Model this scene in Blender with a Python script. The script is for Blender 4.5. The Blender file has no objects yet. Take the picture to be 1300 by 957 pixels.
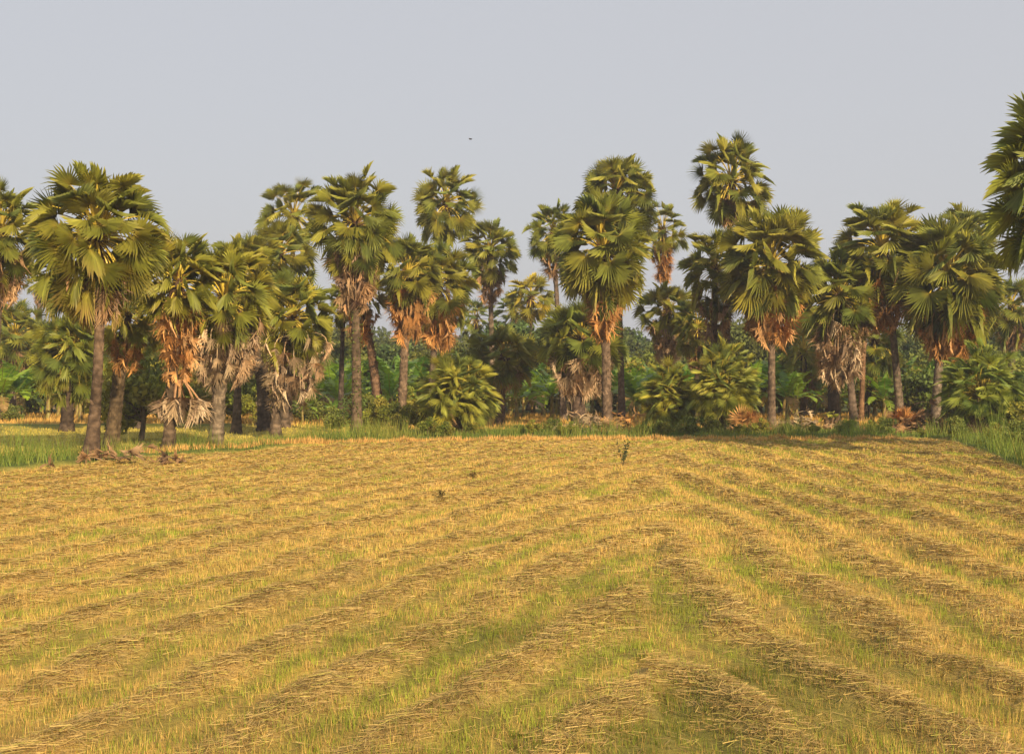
import bpy, math, random
import numpy as np
rng = np.random.default_rng(7)
random.seed(7)
F = 1805.0; HC = 3.5; CX = 650.0; HY = 478.5
C = bpy.context.scene.collection
SUN_AZ = math.radians(24)      # from straight behind the camera, to the right
SUN_EL = math.radians(22)

# ------------------------------------------------------------ noise / terrain
_p = np.random.default_rng(3)
_W = [(_p.uniform(-1, 1, 2), _p.uniform(0, 6.28)) for _ in range(40)]
def fnoise(x, y, scale, seed=0, oct_=8):
    s = 0; k = seed * 5
    for i in range(oct_):
        (w, ph) = _W[(k + i) % 40]
        n = math.hypot(*w) + 1e-6
        fr = (0.6 + 0.22 * i) / scale * 3.0
        s = s + np.sin((x * w[0] + y * w[1]) / n * fr + ph * (1 + seed) + 0.9 * np.sin((x * w[1] - y * w[0]) / n * fr * .6 + ph))
    return s / math.sqrt(oct_)
def sstep(a, b, v):
    t = np.clip((v - a) / (b - a), 0, 1); return t * t * (3 - 2 * t)
EDGE_A = np.array([-5, -.5, -.36, -.288, -.194, -.127, -.005, .305, .327, .36, .5, 5])
EDGE_D = np.array([47, 48., 52, 56.6, 65., 74, 78.5, 78.5, 66, 52, 44, 40])
def edge(x, y):
    """distance to the far edge of the mown field seen along this direction"""
    yy = np.maximum(y, 5.0)
    return np.interp(x / yy, EDGE_A, EDGE_D)
SEAM0 = np.array([4.5, 37.0]); SD = np.array([math.sin(math.radians(8)), math.cos(math.radians(8))])
def rowu(x, y):
    dx = x - SEAM0[0]; dy = y - SEAM0[1]
    s = dx * SD[0] + dy * SD[1]
    d = dx * SD[1] - dy * SD[0] + .5 * fnoise(x, y, 22, 1)
    ad = np.sqrt(d * d + .35)
    a = np.where(d < 0, math.radians(12.5), math.radians(9.0))
    return ad * np.cos(a) + s * np.sin(a) + .26 * fnoise(x, y, 7, 2) + .10 * fnoise(x, y, 2.5, 3)
ROWS = 1.7
def windrow(x, y):
    """0..1: how much of a swath of cut straw lies here"""
    ph = (rowu(x, y) / ROWS) % 1.0
    r = np.exp(-((ph - .5) / .2) ** 2)
    gap = sstep(-1.5, -.2, fnoise(x, y, 6, 3))
    gap2 = sstep(-1.3, .9, fnoise(x, y, 2.3, 2) + .6 * fnoise(x, y, 14, 5))
    return r * (.6 + .4 * gap * gap2)
def rut(x, y):
    ph = (rowu(x, y) / ROWS) % 1.0
    return np.exp(-((ph - .18) / .06) ** 2) + np.exp(-((ph - .82) / .06) ** 2)
def bundmask(x, y):
    e = edge(x, y)
    wd = np.interp(x / np.maximum(y, 5.), [-.4, -.3, -.2, -.1, 0, .3, .33, .4], [7, 6, 6, 11, 13, 13, 32, 50])
    back = np.exp(-((y - 101) / 3.2) ** 2) * sstep(-14, -22, x)
    return np.maximum(sstep(e - .3, e + 1.2, y) * (1 - sstep(e + wd, e + wd + 3, y)), back)
def infield(x, y):
    return 1 - sstep(edge(x, y) - .4, edge(x, y) + .4, y)
def hgt(x, y):
    x = np.asarray(x, float); y = np.asarray(y, float)
    f = infield(x, y)
    z = f * (.14 * windrow(x, y) - .05 * rut(x, y) * sstep(-1, 1, fnoise(x, y, 5, 2))) + .032 * fnoise(x, y, 1.6, 4) + .022 * fnoise(x, y, .7, 6)
    z = z + .18 * bundmask(x, y) * (1 + .3 * fnoise(x, y, 4, 5))
    near = np.exp(-((np.hypot(x, y)) / 400) ** 2)
    return z * near
def hz(x, y): return float(hgt(np.array([x]), np.array([y]))[0])
def W(px, D): return (px - CX) / F * D
def Zp(py, D): return HC + (HY - py) / F * D
def D_of(py): return HC * F / (py - HY)

# ------------------------------------------------------------ mesh builder
class MB:
    def __init__(s):
        s.v = []; s.c = []; s.t = []; s.tm = []; s.q = []; s.qm = []; s.n = 0
    def add(s, v, col, tri=None, quad=None, mat=0):
        v = np.asarray(v, float).reshape(-1, 3)
        col = np.asarray(col, float)
        if col.ndim == 1: col = np.tile(col, (len(v), 1))
        s.v.append(v); s.c.append(col)
        if tri is not None and len(tri):
            t = np.asarray(tri, np.int64).reshape(-1, 3) + s.n
            s.t.append(t); s.tm.append(np.full(len(t), mat))
        if quad is not None and len(quad):
            q = np.asarray(quad, np.int64).reshape(-1, 4) + s.n
            s.q.append(q); s.qm.append(np.full(len(q), mat))
        s.n += len(v)
    def mesh(s, name, mats, smooth=True):
        me = bpy.data.meshes.new(name)
        v = np.concatenate(s.v) if s.v else np.zeros((0, 3))
        c = np.concatenate(s.c)
        t = np.concatenate(s.t) if s.t else np.zeros((0, 3), np.int64)
        q = np.concatenate(s.q) if s.q else np.zeros((0, 4), np.int64)
        nl = t.size + q.size
        me.vertices.add(len(v)); me.vertices.foreach_set('co', v.astype(np.float32).ravel())
        me.loops.add(nl); me.loops.foreach_set('vertex_index', np.concatenate([t.ravel(), q.ravel()]).astype(np.int32))
        nf = len(t) + len(q)
        st = np.concatenate([np.arange(len(t)) * 3, t.size + np.arange(len(q)) * 4]).astype(np.int32)
        me.polygons.add(nf); me.polygons.foreach_set('loop_start', st)
        me.polygons.foreach_set('loop_total', np.concatenate([np.full(len(t), 3), np.full(len(q), 4)]).astype(np.int32))
        mi = np.concatenate((s.tm if s.tm else [np.zeros(0)]) + (s.qm if s.qm else [np.zeros(0)])).astype(np.int32)
        me.polygons.foreach_set('material_index', mi)
        me.polygons.foreach_set('use_smooth', np.full(nf, smooth))
        a = me.color_attributes.new('col', 'FLOAT_COLOR', 'POINT')
        a.data.foreach_set('color', np.hstack([np.clip(c, 0, 1), np.ones((len(c), 1))]).astype(np.float32).ravel())
        for m in mats: me.materials.append(m)
        me.update(); me.validate()
        return me
    def obj(s, name, mats, parent=None, smooth=True, loc=(0, 0, 0)):
        o = bpy.data.objects.new(name, s.mesh(name, mats, smooth)); C.objects.link(o)
        o.location = loc
        if parent: o.parent = parent
        return o
def thing(name, label, cat, loc, group=None):
    o = bpy.data.objects.new(name, None); C.objects.link(o)
    o.location = loc; o.empty_display_size = .3
    o['label'] = label; o['category'] = cat
    if group: o['group'] = group
    return o
def tag(o, label=None, cat=None, group=None, kind=None):
    for k, v in (('label', label), ('category', cat), ('group', group), ('kind', kind)):
        if v: o[k] = v
    return o
def dup(root, loc, label, rz=0, sc=1, group=None):
    r = root.copy(); C.objects.link(r); r.location = loc; r.rotation_euler = (0, 0, rz)
    r.scale = (sc, sc, sc); r['label'] = label
    if group: r['group'] = group
    for ch in list(root.children):
        c = ch.copy(); C.objects.link(c); c.parent = r
    return r

# ------------------------------------------------------------ materials
def nt(name):
    m = bpy.data.materials.new(name); m.use_nodes = True
    n = m.node_tree; n.nodes.clear(); return m, n
def attr_mat(name, rough=.6, transl=0., var=.25, nscale=3., bump=0., bscale=20., spec=.3, detail=4, tcol=(1.15, 1.1, .6, 1)):
    m, n = nt(name); N = n.nodes; L = n.links
    out = N.new('ShaderNodeOutputMaterial'); bs = N.new('ShaderNodeBsdfPrincipled')
    at = N.new('ShaderNodeAttribute'); at.attribute_name = 'col'
    tc = N.new('ShaderNodeTexCoord'); no = N.new('ShaderNodeTexNoise')
    no.inputs['Scale'].default_value = nscale; no.inputs['Detail'].default_value = detail
    L.new(tc.outputs['Object'], no.inputs['Vector'])
    mr = N.new('ShaderNodeMapRange'); mr.inputs['From Min'].default_value = .3; mr.inputs['From Max'].default_value = .7
    mr.inputs['To Min'].default_value = 1 - var; mr.inputs['To Max'].default_value = 1 + var
    L.new(no.outputs['Fac'], mr.inputs['Value'])
    vm = N.new('ShaderNodeVectorMath'); vm.operation = 'SCALE'
    L.new(at.outputs['Color'], vm.inputs[0]); L.new(mr.outputs[0], vm.inputs['Scale'])
    L.new(vm.outputs[0], bs.inputs['Base Color'])
    bs.inputs['Roughness'].default_value = rough; bs.inputs['Specular IOR Level'].default_value = spec
    if bump:
        nb = N.new('ShaderNodeTexNoise'); nb.inputs['Scale'].default_value = bscale; nb.inputs['Detail'].default_value = 6
        L.new(tc.outputs['Object'], nb.inputs['Vector'])
        b = N.new('ShaderNodeBump'); b.inputs['Strength'].default_value = bump; b.inputs['Distance'].default_value = .05
        L.new(nb.outputs['Fac'], b.inputs['Height']); L.new(b.outputs['Normal'], bs.inputs['Normal'])
    if transl > 0:
        tr = N.new('ShaderNodeBsdfTranslucent'); mx = N.new('ShaderNodeMixShader'); mx.inputs[0].default_value = transl
        mu = N.new('ShaderNodeVectorMath'); mu.operation = 'MULTIPLY'; mu.inputs[1].default_value = tcol[:3]
        L.new(vm.outputs[0], mu.inputs[0]); L.new(mu.outputs[0], tr.inputs['Color'])
        L.new(bs.outputs[0], mx.inputs[1]); L.new(tr.outputs[0], mx.inputs[2]); L.new(mx.outputs[0], out.inputs[0])
    else:
        L.new(bs.outputs[0], out.inputs[0])
    return m
M_leaf = attr_mat('palm_leaf', .5, .44, .18, 2.5, spec=.35)
M_stalk = attr_mat('palm_stalk', .45, 0, .15, 5)
M_dead = attr_mat('dead_palm_leaf', .8, .12, .25, 6, spec=.15, tcol=(1.2, .9, .6, 1))
M_bark = attr_mat('palm_bark', .9, 0, .55, 4.0, bump=1., bscale=14, spec=.1, detail=8)
M_ban = attr_mat('banana_leaf', .4, .4, .2, 1.5, spec=.4, tcol=(1.1, 1.3, .4, 1))
M_fol = attr_mat('broad_leaf', .6, .3, .3, .7, spec=.2)
M_grass = attr_mat('grass_blade', .65, .25, .3, .6, spec=.15)
M_straw = attr_mat('straw', .75, .15, .22, 1.2, spec=.15, tcol=(1.1, .95, .6, 1))

def ground_mat():
    m, n = nt('field_ground'); N = n.nodes; L = n.links
    out = N.new('ShaderNodeOutputMaterial'); bs = N.new('ShaderNodeBsdfPrincipled')
    at = N.new('ShaderNodeAttribute'); at.attribute_name = 'col'
    tc = N.new('ShaderNodeTexCoord')
    n1 = N.new('ShaderNodeTexNoise'); n1.inputs['Scale'].default_value = 9; n1.inputs['Detail'].default_value = 10; n1.inputs['Roughness'].default_value = .7
    n2 = N.new('ShaderNodeTexNoise'); n2.inputs['Scale'].default_value = 1.1; n2.inputs['Detail'].default_value = 5
    for q in (n1, n2): L.new(tc.outputs['Object'], q.inputs['Vector'])
    r1 = N.new('ShaderNodeMapRange'); r1.inputs['From Min'].default_value = .3; r1.inputs['From Max'].default_value = .7; r1.inputs['To Min'].default_value = .68; r1.inputs['To Max'].default_value = 1.35
    L.new(n1.outputs['Fac'], r1.inputs['Value'])
    vm = N.new('ShaderNodeVectorMath'); vm.operation = 'SCALE'; L.new(at.outputs['Color'], vm.inputs[0]); L.new(r1.outputs[0], vm.inputs['Scale'])
    mix = N.new('ShaderNodeMix'); mix.data_type = 'RGBA'; mix.blend_type = 'MIX'
    cr = N.new('ShaderNodeMapRange'); cr.inputs['From Min'].default_value = .52; cr.inputs['From Max'].default_value = .68; cr.inputs['To Max'].default_value = .4
    L.new(n2.outputs['Fac'], cr.inputs['Value']); L.new(cr.outputs[0], mix.inputs[0])
    L.new(vm.outputs[0], mix.inputs[6]); mix.inputs[7].default_value = (.17, .15, .045, 1)
    L.new(mix.outputs[2], bs.inputs['Base Color']); bs.inputs['Roughness'].default_value = .95; bs.inputs['Specular IOR Level'].default_value = .1
    b = N.new('ShaderNodeBump'); b.inputs['Strength'].default_value = 1; b.inputs['Distance'].default_value = .08
    L.new(n1.outputs['Fac'], b.inputs['Height']); L.new(b.outputs['Normal'], bs.inputs['Normal'])
    L.new(bs.outputs[0], out.inputs[0]); return m
M_ground = ground_mat()

# ------------------------------------------------------------ ground sheet
GOLD = np.array([.60, .39, .10]); TAN = np.array([.60, .42, .17]); GRN = np.array([.26, .27, .04]); SOIL = np.array([.15, .09, .04]); GRASS = np.array([.11, .15, .03])
def greenness(x, y):
    g = sstep(.2, 1.5, fnoise(x, y, 5, 6) * .75 + fnoise(x, y, 1.8, 7) * .45 + .35 * rut(x, y))
    ph = (rowu(x, y) / ROWS) % 1.0
    g = g * .65 + .8 * np.exp(-((ph - .12) / .12) ** 2) * sstep(-.6, .8, fnoise(x, y, 8, 4))
    mid = 2.3 * np.exp(-((x - .5) / 4) ** 2) * np.exp(-((y - 15) / 8) ** 2)  # near centre: green growth plus a cast shadow, both given as extra green
    right = sstep(2, 9, x - .1 * y) * .25 + np.exp(-((y - 70) / 9) ** 2) * .4 * sstep(-4, 4, x)
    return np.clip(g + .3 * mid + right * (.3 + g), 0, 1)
def ground_col(x, y):
    f = infield(x, y)[:, None]; w = windrow(x, y)[:, None]; g = greenness(x, y)[:, None]; r = rut(x, y)[:, None]
    a = GOLD * (1 - .55 * g) + GRN * (.55 * g)
    a = a * (1 - .3 * np.clip(r, 0, 1)) + SOIL * 1.4 * .3 * np.clip(r, 0, 1)
    a = a * (1 - .75 * w) + TAN * .75 * w
    phg = (rowu(x, y) / ROWS) % 1.0; sg_ = (np.exp(-((phg - .13) / .11) ** 2) * .6)[:, None]; a = a * (1 - sg_) + np.array([.20, .19, .04]) * sg_
    near_shade = (np.exp(-((x - 1.2) / 3.6) ** 2) * np.exp(-((y - 17) / 6) ** 2) * sstep(-1., .6, fnoise(x, y, 4, 2)))[:, None]  # soft shadow near the camera, painted as dark olive ground
    a = a * (1 - .8 * near_shade) + np.array([.14, .155, .035]) * .8 * near_shade
    b = bundmask(x, y)[:, None]
    rear = np.where((y < 140)[:, None], GOLD * .95, np.array([.12, .13, .04]))
    yg = np.clip(sstep(-6, -14, x) * (1 - sstep(96, 104, y)), 0, 1)[:, None]
    rear = rear * (1 - yg) + np.array([.44, .36, .08]) * yg
    o = rear * (1 - b) + GRASS * b
    return a * f + o * (1 - f)
def axis(a0, a1, step, lo, hi):
    c = list(np.arange(a0, a1, step)); s = step
    v = a1
    while v < hi: c.append(v); s *= 1.13; v += s
    c.append(hi); s = step; v = a0; pre = []
    while v > lo:
        s *= 1.13; v -= s; pre.append(max(v, lo))
    return np.array(pre[::-1] + c)
gx = axis(-24, 28, .2, -2500, 2500); gy = axis(8, 82, .2, -1500, 3500)
X, Y = np.meshgrid(gx, gy); xf = X.ravel(); yf = Y.ravel()
nx, ny = len(gx), len(gy)
I = np.arange(nx * ny).reshape(ny, nx)
quads = np.stack([I[:-1, :-1], I[:-1, 1:], I[1:, 1:], I[1:, :-1]], -1).reshape(-1, 4)
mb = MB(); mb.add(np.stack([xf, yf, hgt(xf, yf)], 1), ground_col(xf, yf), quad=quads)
ground = mb.obj('ground', [M_ground]); tag(ground, kind='structure')

# ------------------------------------------------------------ blades: stubble, straw, grass
def blades(mbx, x, y, h, w, lean, col, az=None, base=None, curve=0.25):
    n = len(x); z = hgt(x, y) if base is None else base
    a = rng.uniform(0, 2 * np.pi, n) if az is None else az
    la = rng.uniform(0, 2 * np.pi, n)
    dx = np.cos(a) * w / 2; dy = np.sin(a) * w / 2
    tx = x + np.cos(la) * lean; ty = y + np.sin(la) * lean
    v = np.empty((n, 3, 3))
    v[:, 0] = np.stack([x - dx, y - dy, z - .02], 1); v[:, 1] = np.stack([x + dx, y + dy, z - .02], 1)
    v[:, 2] = np.stack([tx, ty, z + h], 1)
    cc = np.repeat(col[:, None, :], 3, 1)
    mbx.add(v.reshape(-1, 3), cc.reshape(-1, 3), tri=np.arange(n * 3).reshape(-1, 3))
def sample(n, d0, d1, half=.44, pw=1.0):
    """more samples close by, over a wedge wider than the view"""
    u = rng.uniform(0, 1, n)
    D = (d0 ** pw + u * (d1 ** pw - d0 ** pw)) ** (1 / pw)
    return rng.uniform(-half, half, n) * D + rng.uniform(-1, 1, n), D
# standing stubble, planted in clumps
n = 150000
cx_, cy_ = sample(n, 11.5, 80, pw=1.05)
keep = (infield(cx_, cy_) > .5) & (rng.uniform(0, 1, n) > windrow(cx_, cy_) * .9)
keep &= rng.uniform(0, 1, n) < .35 + .65 * sstep(-1.2, .8, fnoise(cx_, cy_, 2.2, 1))
cx_, cy_ = cx_[keep], cy_[keep]
k = 5
x = np.repeat(cx_, k) + rng.normal(0, .035, len(cx_) * k); y = np.repeat(cy_, k) + rng.normal(0, .035, len(cx_) * k)
g = greenness(x, y); D = y
tone = np.repeat(rng.uniform(.75, 1.25, len(cx_)), k)[:, None]
isg = (rng.uniform(0, 1, len(x)) < .20 + .75 * g)[:, None]
goldv = np.array([.60, .40, .10]) * (1 - .3 * rng.uniform(0, 1, (len(x), 1))) + np.array([.05, .04, .03])
col = np.where(isg, np.array([.30, .32, .04]) * rng.uniform(.6, 1.2, (len(x), 1)), goldv) * tone
near_shade_ = np.exp(-((x - 1.2) / 3.6) ** 2) * np.exp(-((y - 17) / 6) ** 2) * sstep(-1., .6, fnoise(x, y, 4, 2))  # same near shadow, painted into the stubble as a darker tone
col = col * (1 - .6 * near_shade_)[:, None] * np.where(isg, np.array([.92, 1.05, 1.]), 1)
ph_ = (rowu(x, y) / ROWS) % 1.0
st_ = (np.exp(-((ph_ - .13) / .11) ** 2) * (.35 + .45 * sstep(25, 50, y)) * sstep(-1.6, .4, fnoise(x, y, 8, 4)))[:, None]
col = col * (1 - st_) + np.array([.27, .27, .045]) * st_
hh = rng.uniform(.05, .16, len(x)) * (.7 + .3 * np.repeat(rng.uniform(0, 1.4, len(cx_)), k))
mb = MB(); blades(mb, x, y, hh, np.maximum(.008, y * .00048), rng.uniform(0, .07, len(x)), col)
# stubble edging of the far side, and the rear field
n = 90000
x = rng.uniform(-62, 62, n); y = rng.uniform(62, 133, n)
kp = (bundmask(x, y) < .35) & (y > edge(x, y) + 3) & ((y > 90) | (x < -6)) & (np.abs(x) < .47 * y)
x, y = x[kp], y[kp]
col = np.array([.60, .37, .10]) * rng.uniform(.7, 1.2, (len(x), 1))
yg = ((x < -8) & (y < 102))
col[yg] = np.array([.48, .40, .08]) * rng.uniform(.7, 1.2, (yg.sum(), 1))
blades(mb, x, y, np.where(y < 98, .45, 1) * rng.uniform(.15, .4, len(x)), np.full(len(x), .06), rng.uniform(0, .15, len(x)), col)
n = 7000; x = rng.uniform(-19, 24, n); y = edge(x, np.full(n, 77.)) - rng.uniform(.0, 1.0, n)
col = np.array([.62, .38, .12]) * rng.uniform(.7, 1.2, (n, 1))
kp = (x > -17) & (x < 22)
blades(mb, x[kp], y[kp], rng.uniform(.12, .34, kp.sum()), np.full(kp.sum(), .05), rng.uniform(0, .1, kp.sum()), col[kp])
tag(mb.obj('rice_stubble', [M_straw], smooth=False), kind='stuff')

# loose cut straw lying in the swaths
n = 900000
x, y = sample(n, 11.5, 79, pw=.95)
kp = (infield(x, y) > .5) & (rng.uniform(0, 1, n) < windrow(x, y) * 1.1 + .04)
x, y = x[kp], y[kp]; n = len(x)
e = .05
gx_ = (rowu(x + e, y) - rowu(x - e, y)); gy_ = (rowu(x, y + e) - rowu(x, y - e))
a = np.arctan2(gx_, -gy_) + rng.normal(0, .75, n)      # mostly along the swath
L_ = rng.uniform(.08, .30, n); wd = np.maximum(.0048, y * .00038)
z = hgt(x, y) + rng.uniform(.0, .07, n) * (.3 + windrow(x, y))
ux, uy = np.cos(a), np.sin(a)
tilt = rng.normal(0, .05, n); roll = rng.uniform(-.5, .5, n)
v = np.empty((n, 4, 3))
for i, (s1, s2) in enumerate(((-1, -1), (1, -1), (1, 1), (-1, 1))):
    v[:, i] = np.stack([x + ux * L_ / 2 * s1 - uy * wd / 2 * s2, y + uy * L_ / 2 * s1 + ux * wd / 2 * s2, z + s1 * tilt * L_ / 2 + s2 * wd * roll], 1)
pal = np.array([[.52, .37, .12], [.46, .32, .12], [.54, .40, .14], [.37, .25, .09], [.43, .37, .09]])
col = pal[rng.integers(0, 5, n)] * rng.uniform(.75, 1.15, (n, 1))
mb = MB(); mb.add(v.reshape(-1, 3), np.repeat(col, 4, 0), quad=np.arange(n * 4).reshape(-1, 4))
tag(mb.obj('loose_straw', [M_straw], smooth=False), kind='stuff')

# green grass on the banks
mb = MB()
n = 230000
x = rng.uniform(-42, 42, n); y = rng.uniform(46, 106, n)
e_ = edge(x, y)
bm_ = bundmask(x, y)
tall = np.clip(sstep(.2, 1.2, fnoise(x, y, 3.5, 2) + .3), 0, 1)
leftg = (x < -13)
kp = (bm_ > .4) & (rng.uniform(0, 1, n) < .35 + .65 * tall) & (np.abs(x) < .42 * y + 1) & ((y < e_ + 15) | (x > .31 * y))
kp &= ~((y > e_ + 9) & (y < 97) & (rng.uniform(0, 1, n) < .75))
x, y, tall, e_ = x[kp], y[kp], tall[kp], e_[kp]; n = len(x)
front = np.exp(-((y - e_ - 2) / 3.0) ** 2)
h = rng.uniform(.25, .6, n) * (.7 + 1.2 * tall) * (.55 + .8 * front)
big = np.exp(-((x - W(60, 58)) / 3.3) ** 2) * np.exp(-((y - 58) / 3.5) ** 2) + np.exp(-((x - W(240, 67)) / 1.6) ** 2) * np.exp(-((y - 69) / 2) ** 2) \
    + np.exp(-((x - W(1300, 62)) / 3.2) ** 2) * np.exp(-((y - 60) / 6) ** 2)
h = h * np.where(x < -13, .72, 1) * (1 + 1.6 * big)
base = np.array([.16, .22, .035]) * (1 - .0) 
yel = np.array([.34, .30, .07]); dk = np.array([.10, .17, .03])
m1 = np.clip(rng.normal(.35, .3, n) + .25 * fnoise(x, y, 5, 5) - .35 * big, 0, 1)[:, None]
m2 = np.clip(rng.normal(.3, .3, n) + .3 * sstep(-5, 5, x), 0, 1)[:, None]
col = (base * (1 - m1) + yel * m1) * (1 - .6 * m2) + dk * .6 * m2
blades(mb, x, y, h, np.full(n, .030), h * rng.uniform(.1, .5, n), col)
tag(mb.obj('bank_grass', [M_grass], smooth=False), kind='stuff')

# ------------------------------------------------------------ palm leaves
def leaf_template(nseg, half_deg=118, join=.5, cup=.25, fold=.075, droop=.2, jit=.05, seed=0, arch=.15, wf=.5):
    r = np.random.default_rng(seed)
    edges = np.radians(np.linspace(-half_deg, half_deg, nseg + 1))
    V = [(0, 0, 0)]; T = []; Q = []; R = [0]
    for k in range(nseg):
        a0, a1 = edges[k], edges[k + 1]; am = (a0 + a1) / 2 + r.normal(0, jit * .6)
        da = (a1 - a0) / 2
        ln = (1 - .28 * (abs(am) / math.radians(half_deg)) ** 2) * r.uniform(.86, 1.04)
        rj = join * (1 - .15 * (abs(am) / math.radians(half_deg)))
        def P(rad, ang, z): return (math.sin(ang) * rad, math.cos(ang) * rad, z)
        b = len(V)
        V += [P(rj, a0, -fold), P(rj, (a0 + a1) / 2, fold), P(rj, a1, -fold)]
        r2 = (rj + ln) * .52; wv = da * rj / r2 * wf
        V += [P(r2, am - wv, -fold * .6), P(r2, am, fold * .6), P(r2, am + wv, -fold * .6), P(ln, am + r.normal(0, jit), 0)]
        R += [rj] * 3 + [r2] * 3 + [ln]
        T += [(0, b, b + 1), (0, b + 1, b + 2), (b + 3, b + 6, b + 4), (b + 4, b + 6, b + 5)]
        Q += [(b, b + 3, b + 4, b + 1), (b + 1, b + 4, b + 5, b + 2)]
    V = np.array(V); R = np.array(R)
    V[:, 2] += cup * V[:, 0] ** 2 - arch * np.maximum(V[:, 1], 0) ** 2
    return V, np.array(T), np.array(Q), R
TPL = {}
for q, ns in (('hi', 27), ('mid', 22), ('lo', 15)):
    TPL[q] = [leaf_template(ns, half_deg=hd, cup=cu, seed=s, arch=ar, join=jn) for s, (hd, cu, ar, jn) in enumerate(((122, .3, .12, .36), (112, .5, .2, .30), (128, .15, .06, .38), (105, .8, .3, .28)))]
    TPL[q + 'sh'] = [leaf_template(ns, half_deg=hd, cup=cu, seed=s + 30, arch=.06, join=.2, wf=.55, fold=.05) for s, (hd, cu) in enumerate(((125, .1), (115, .25), (130, .02), (110, .35)))]
    TPL[q + 'dead'] = [leaf_template(ns, half_deg=hd, cup=cu, seed=s + 9, arch=ar, join=.2, jit=.16, fold=.06, wf=.6) for s, (hd, cu, ar) in enumerate(((70, .9, .5), (85, 1.2, .7), (60, .8, .35)))]
def norm(v): return v / (np.linalg.norm(v) + 1e-9)
def put_leaf(mbx, base, mid, hub, b, tpl, col, stalkcol, twist, tipcol=None, tipamt=0, droop=.2, sw=.05, mat=0, smat=1, dirv=None, smb=None):
    """petiole base->mid->hub (bezier), blade of radius b continuing from hub"""
    ts = np.linspace(0, 1, 6)[:, None]
    pts = (1 - ts) ** 2 * base + 2 * ts * (1 - ts) * mid + ts ** 2 * hub
    d = norm(hub - mid) if dirv is None else norm(dirv)
    up = np.array([0, 0, 1.0])
    if abs(d[2]) > .97: up = norm(np.array([hub[0] - base[0], hub[1] - base[1], .001]) + .01)
    n_ = norm(up - d * np.dot(up, d)); x_ = np.cross(d, n_)
    ct, st = math.cos(twist), math.sin(twist)
    n2 = n_ * ct + x_ * st; x2 = np.cross(d, n2)
    V, T, Q, R = tpl
    P = hub + b * (V[:, :1] * x2 + V[:, 1:2] * d + V[:, 2:3] * n2)
    P[:, 2] -= droop * b * R ** 2.2
    c = np.tile(col, (len(P), 1)) * (1 + .12 * rng.uniform(-1, 1, (len(P), 1)))
    sg = rng.uniform(.78, 1.22, (len(P) - 1) // 7); c[1:] *= np.repeat(sg, 7)[:, None]
    c *= (.92 + .16 * R)[:, None]
    core = np.exp(-(R / .16) ** 2)[:, None]; c = c * (1 - core * .6) + np.asarray(stalkcol) * core * .6
    if tipcol is not None and tipamt > 0:
        t = (np.clip((R - (1 - tipamt)) / .35, 0, 1) * (rng.uniform(.3, 1, len(R))))[:, None]
        c = c * (1 - t) + np.asarray(tipcol) * t
    mbx.add(P, c, tri=T, quad=Q, mat=mat)
    # petiole
    side = norm(np.cross(d, up)); nn = norm(np.cross(side, d))
    w = np.linspace(sw * 1.6, sw * .7, 6)
    ring = []
    for i in range(6):
        for (a_, b_) in ((-1, -.35), (1, -.35), (0, .7)): ring.append(pts[i] + side * a_ * w[i] / 2 + nn * b_ * w[i] / 2)
    q = []
    for i in range(5):
        for j in range(3):
            q.append((i * 3 + j, i * 3 + (j + 1) % 3, i * 3 + 3 + (j + 1) % 3, i * 3 + 3 + j))
    if smb is None: mbx.add(ring, np.asarray(stalkcol), quad=q, mat=smat)
    else: smb.add(ring, np.asarray(stalkcol), quad=q)

def leafgreen(age, tint):
    a = np.array([.275, .295, .045]); b = np.array([.37, .345, .05]); c_ = np.array([.185, .235, .055])
    m = rng.uniform(0, 1)
    col = a * (1 - m) + (b if rng.uniform() < .6 else c_) * m
    return col * tint * rng.uniform(.85, 1.15)
DEADC = {'orange': np.array([[.50, .25, .075], [.55, .31, .11], [.40, .20, .065], [.48, .28, .12]]),
         'pale': np.array([[.50, .37, .22], [.56, .43, .27], [.38, .27, .17], [.44, .29, .16]]),
         'brown': np.array([[.36, .22, .11], [.42, .28, .15], [.28, .18, .11], [.42, .25, .12]])}
STALK = np.array([.58, .44, .06])

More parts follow.
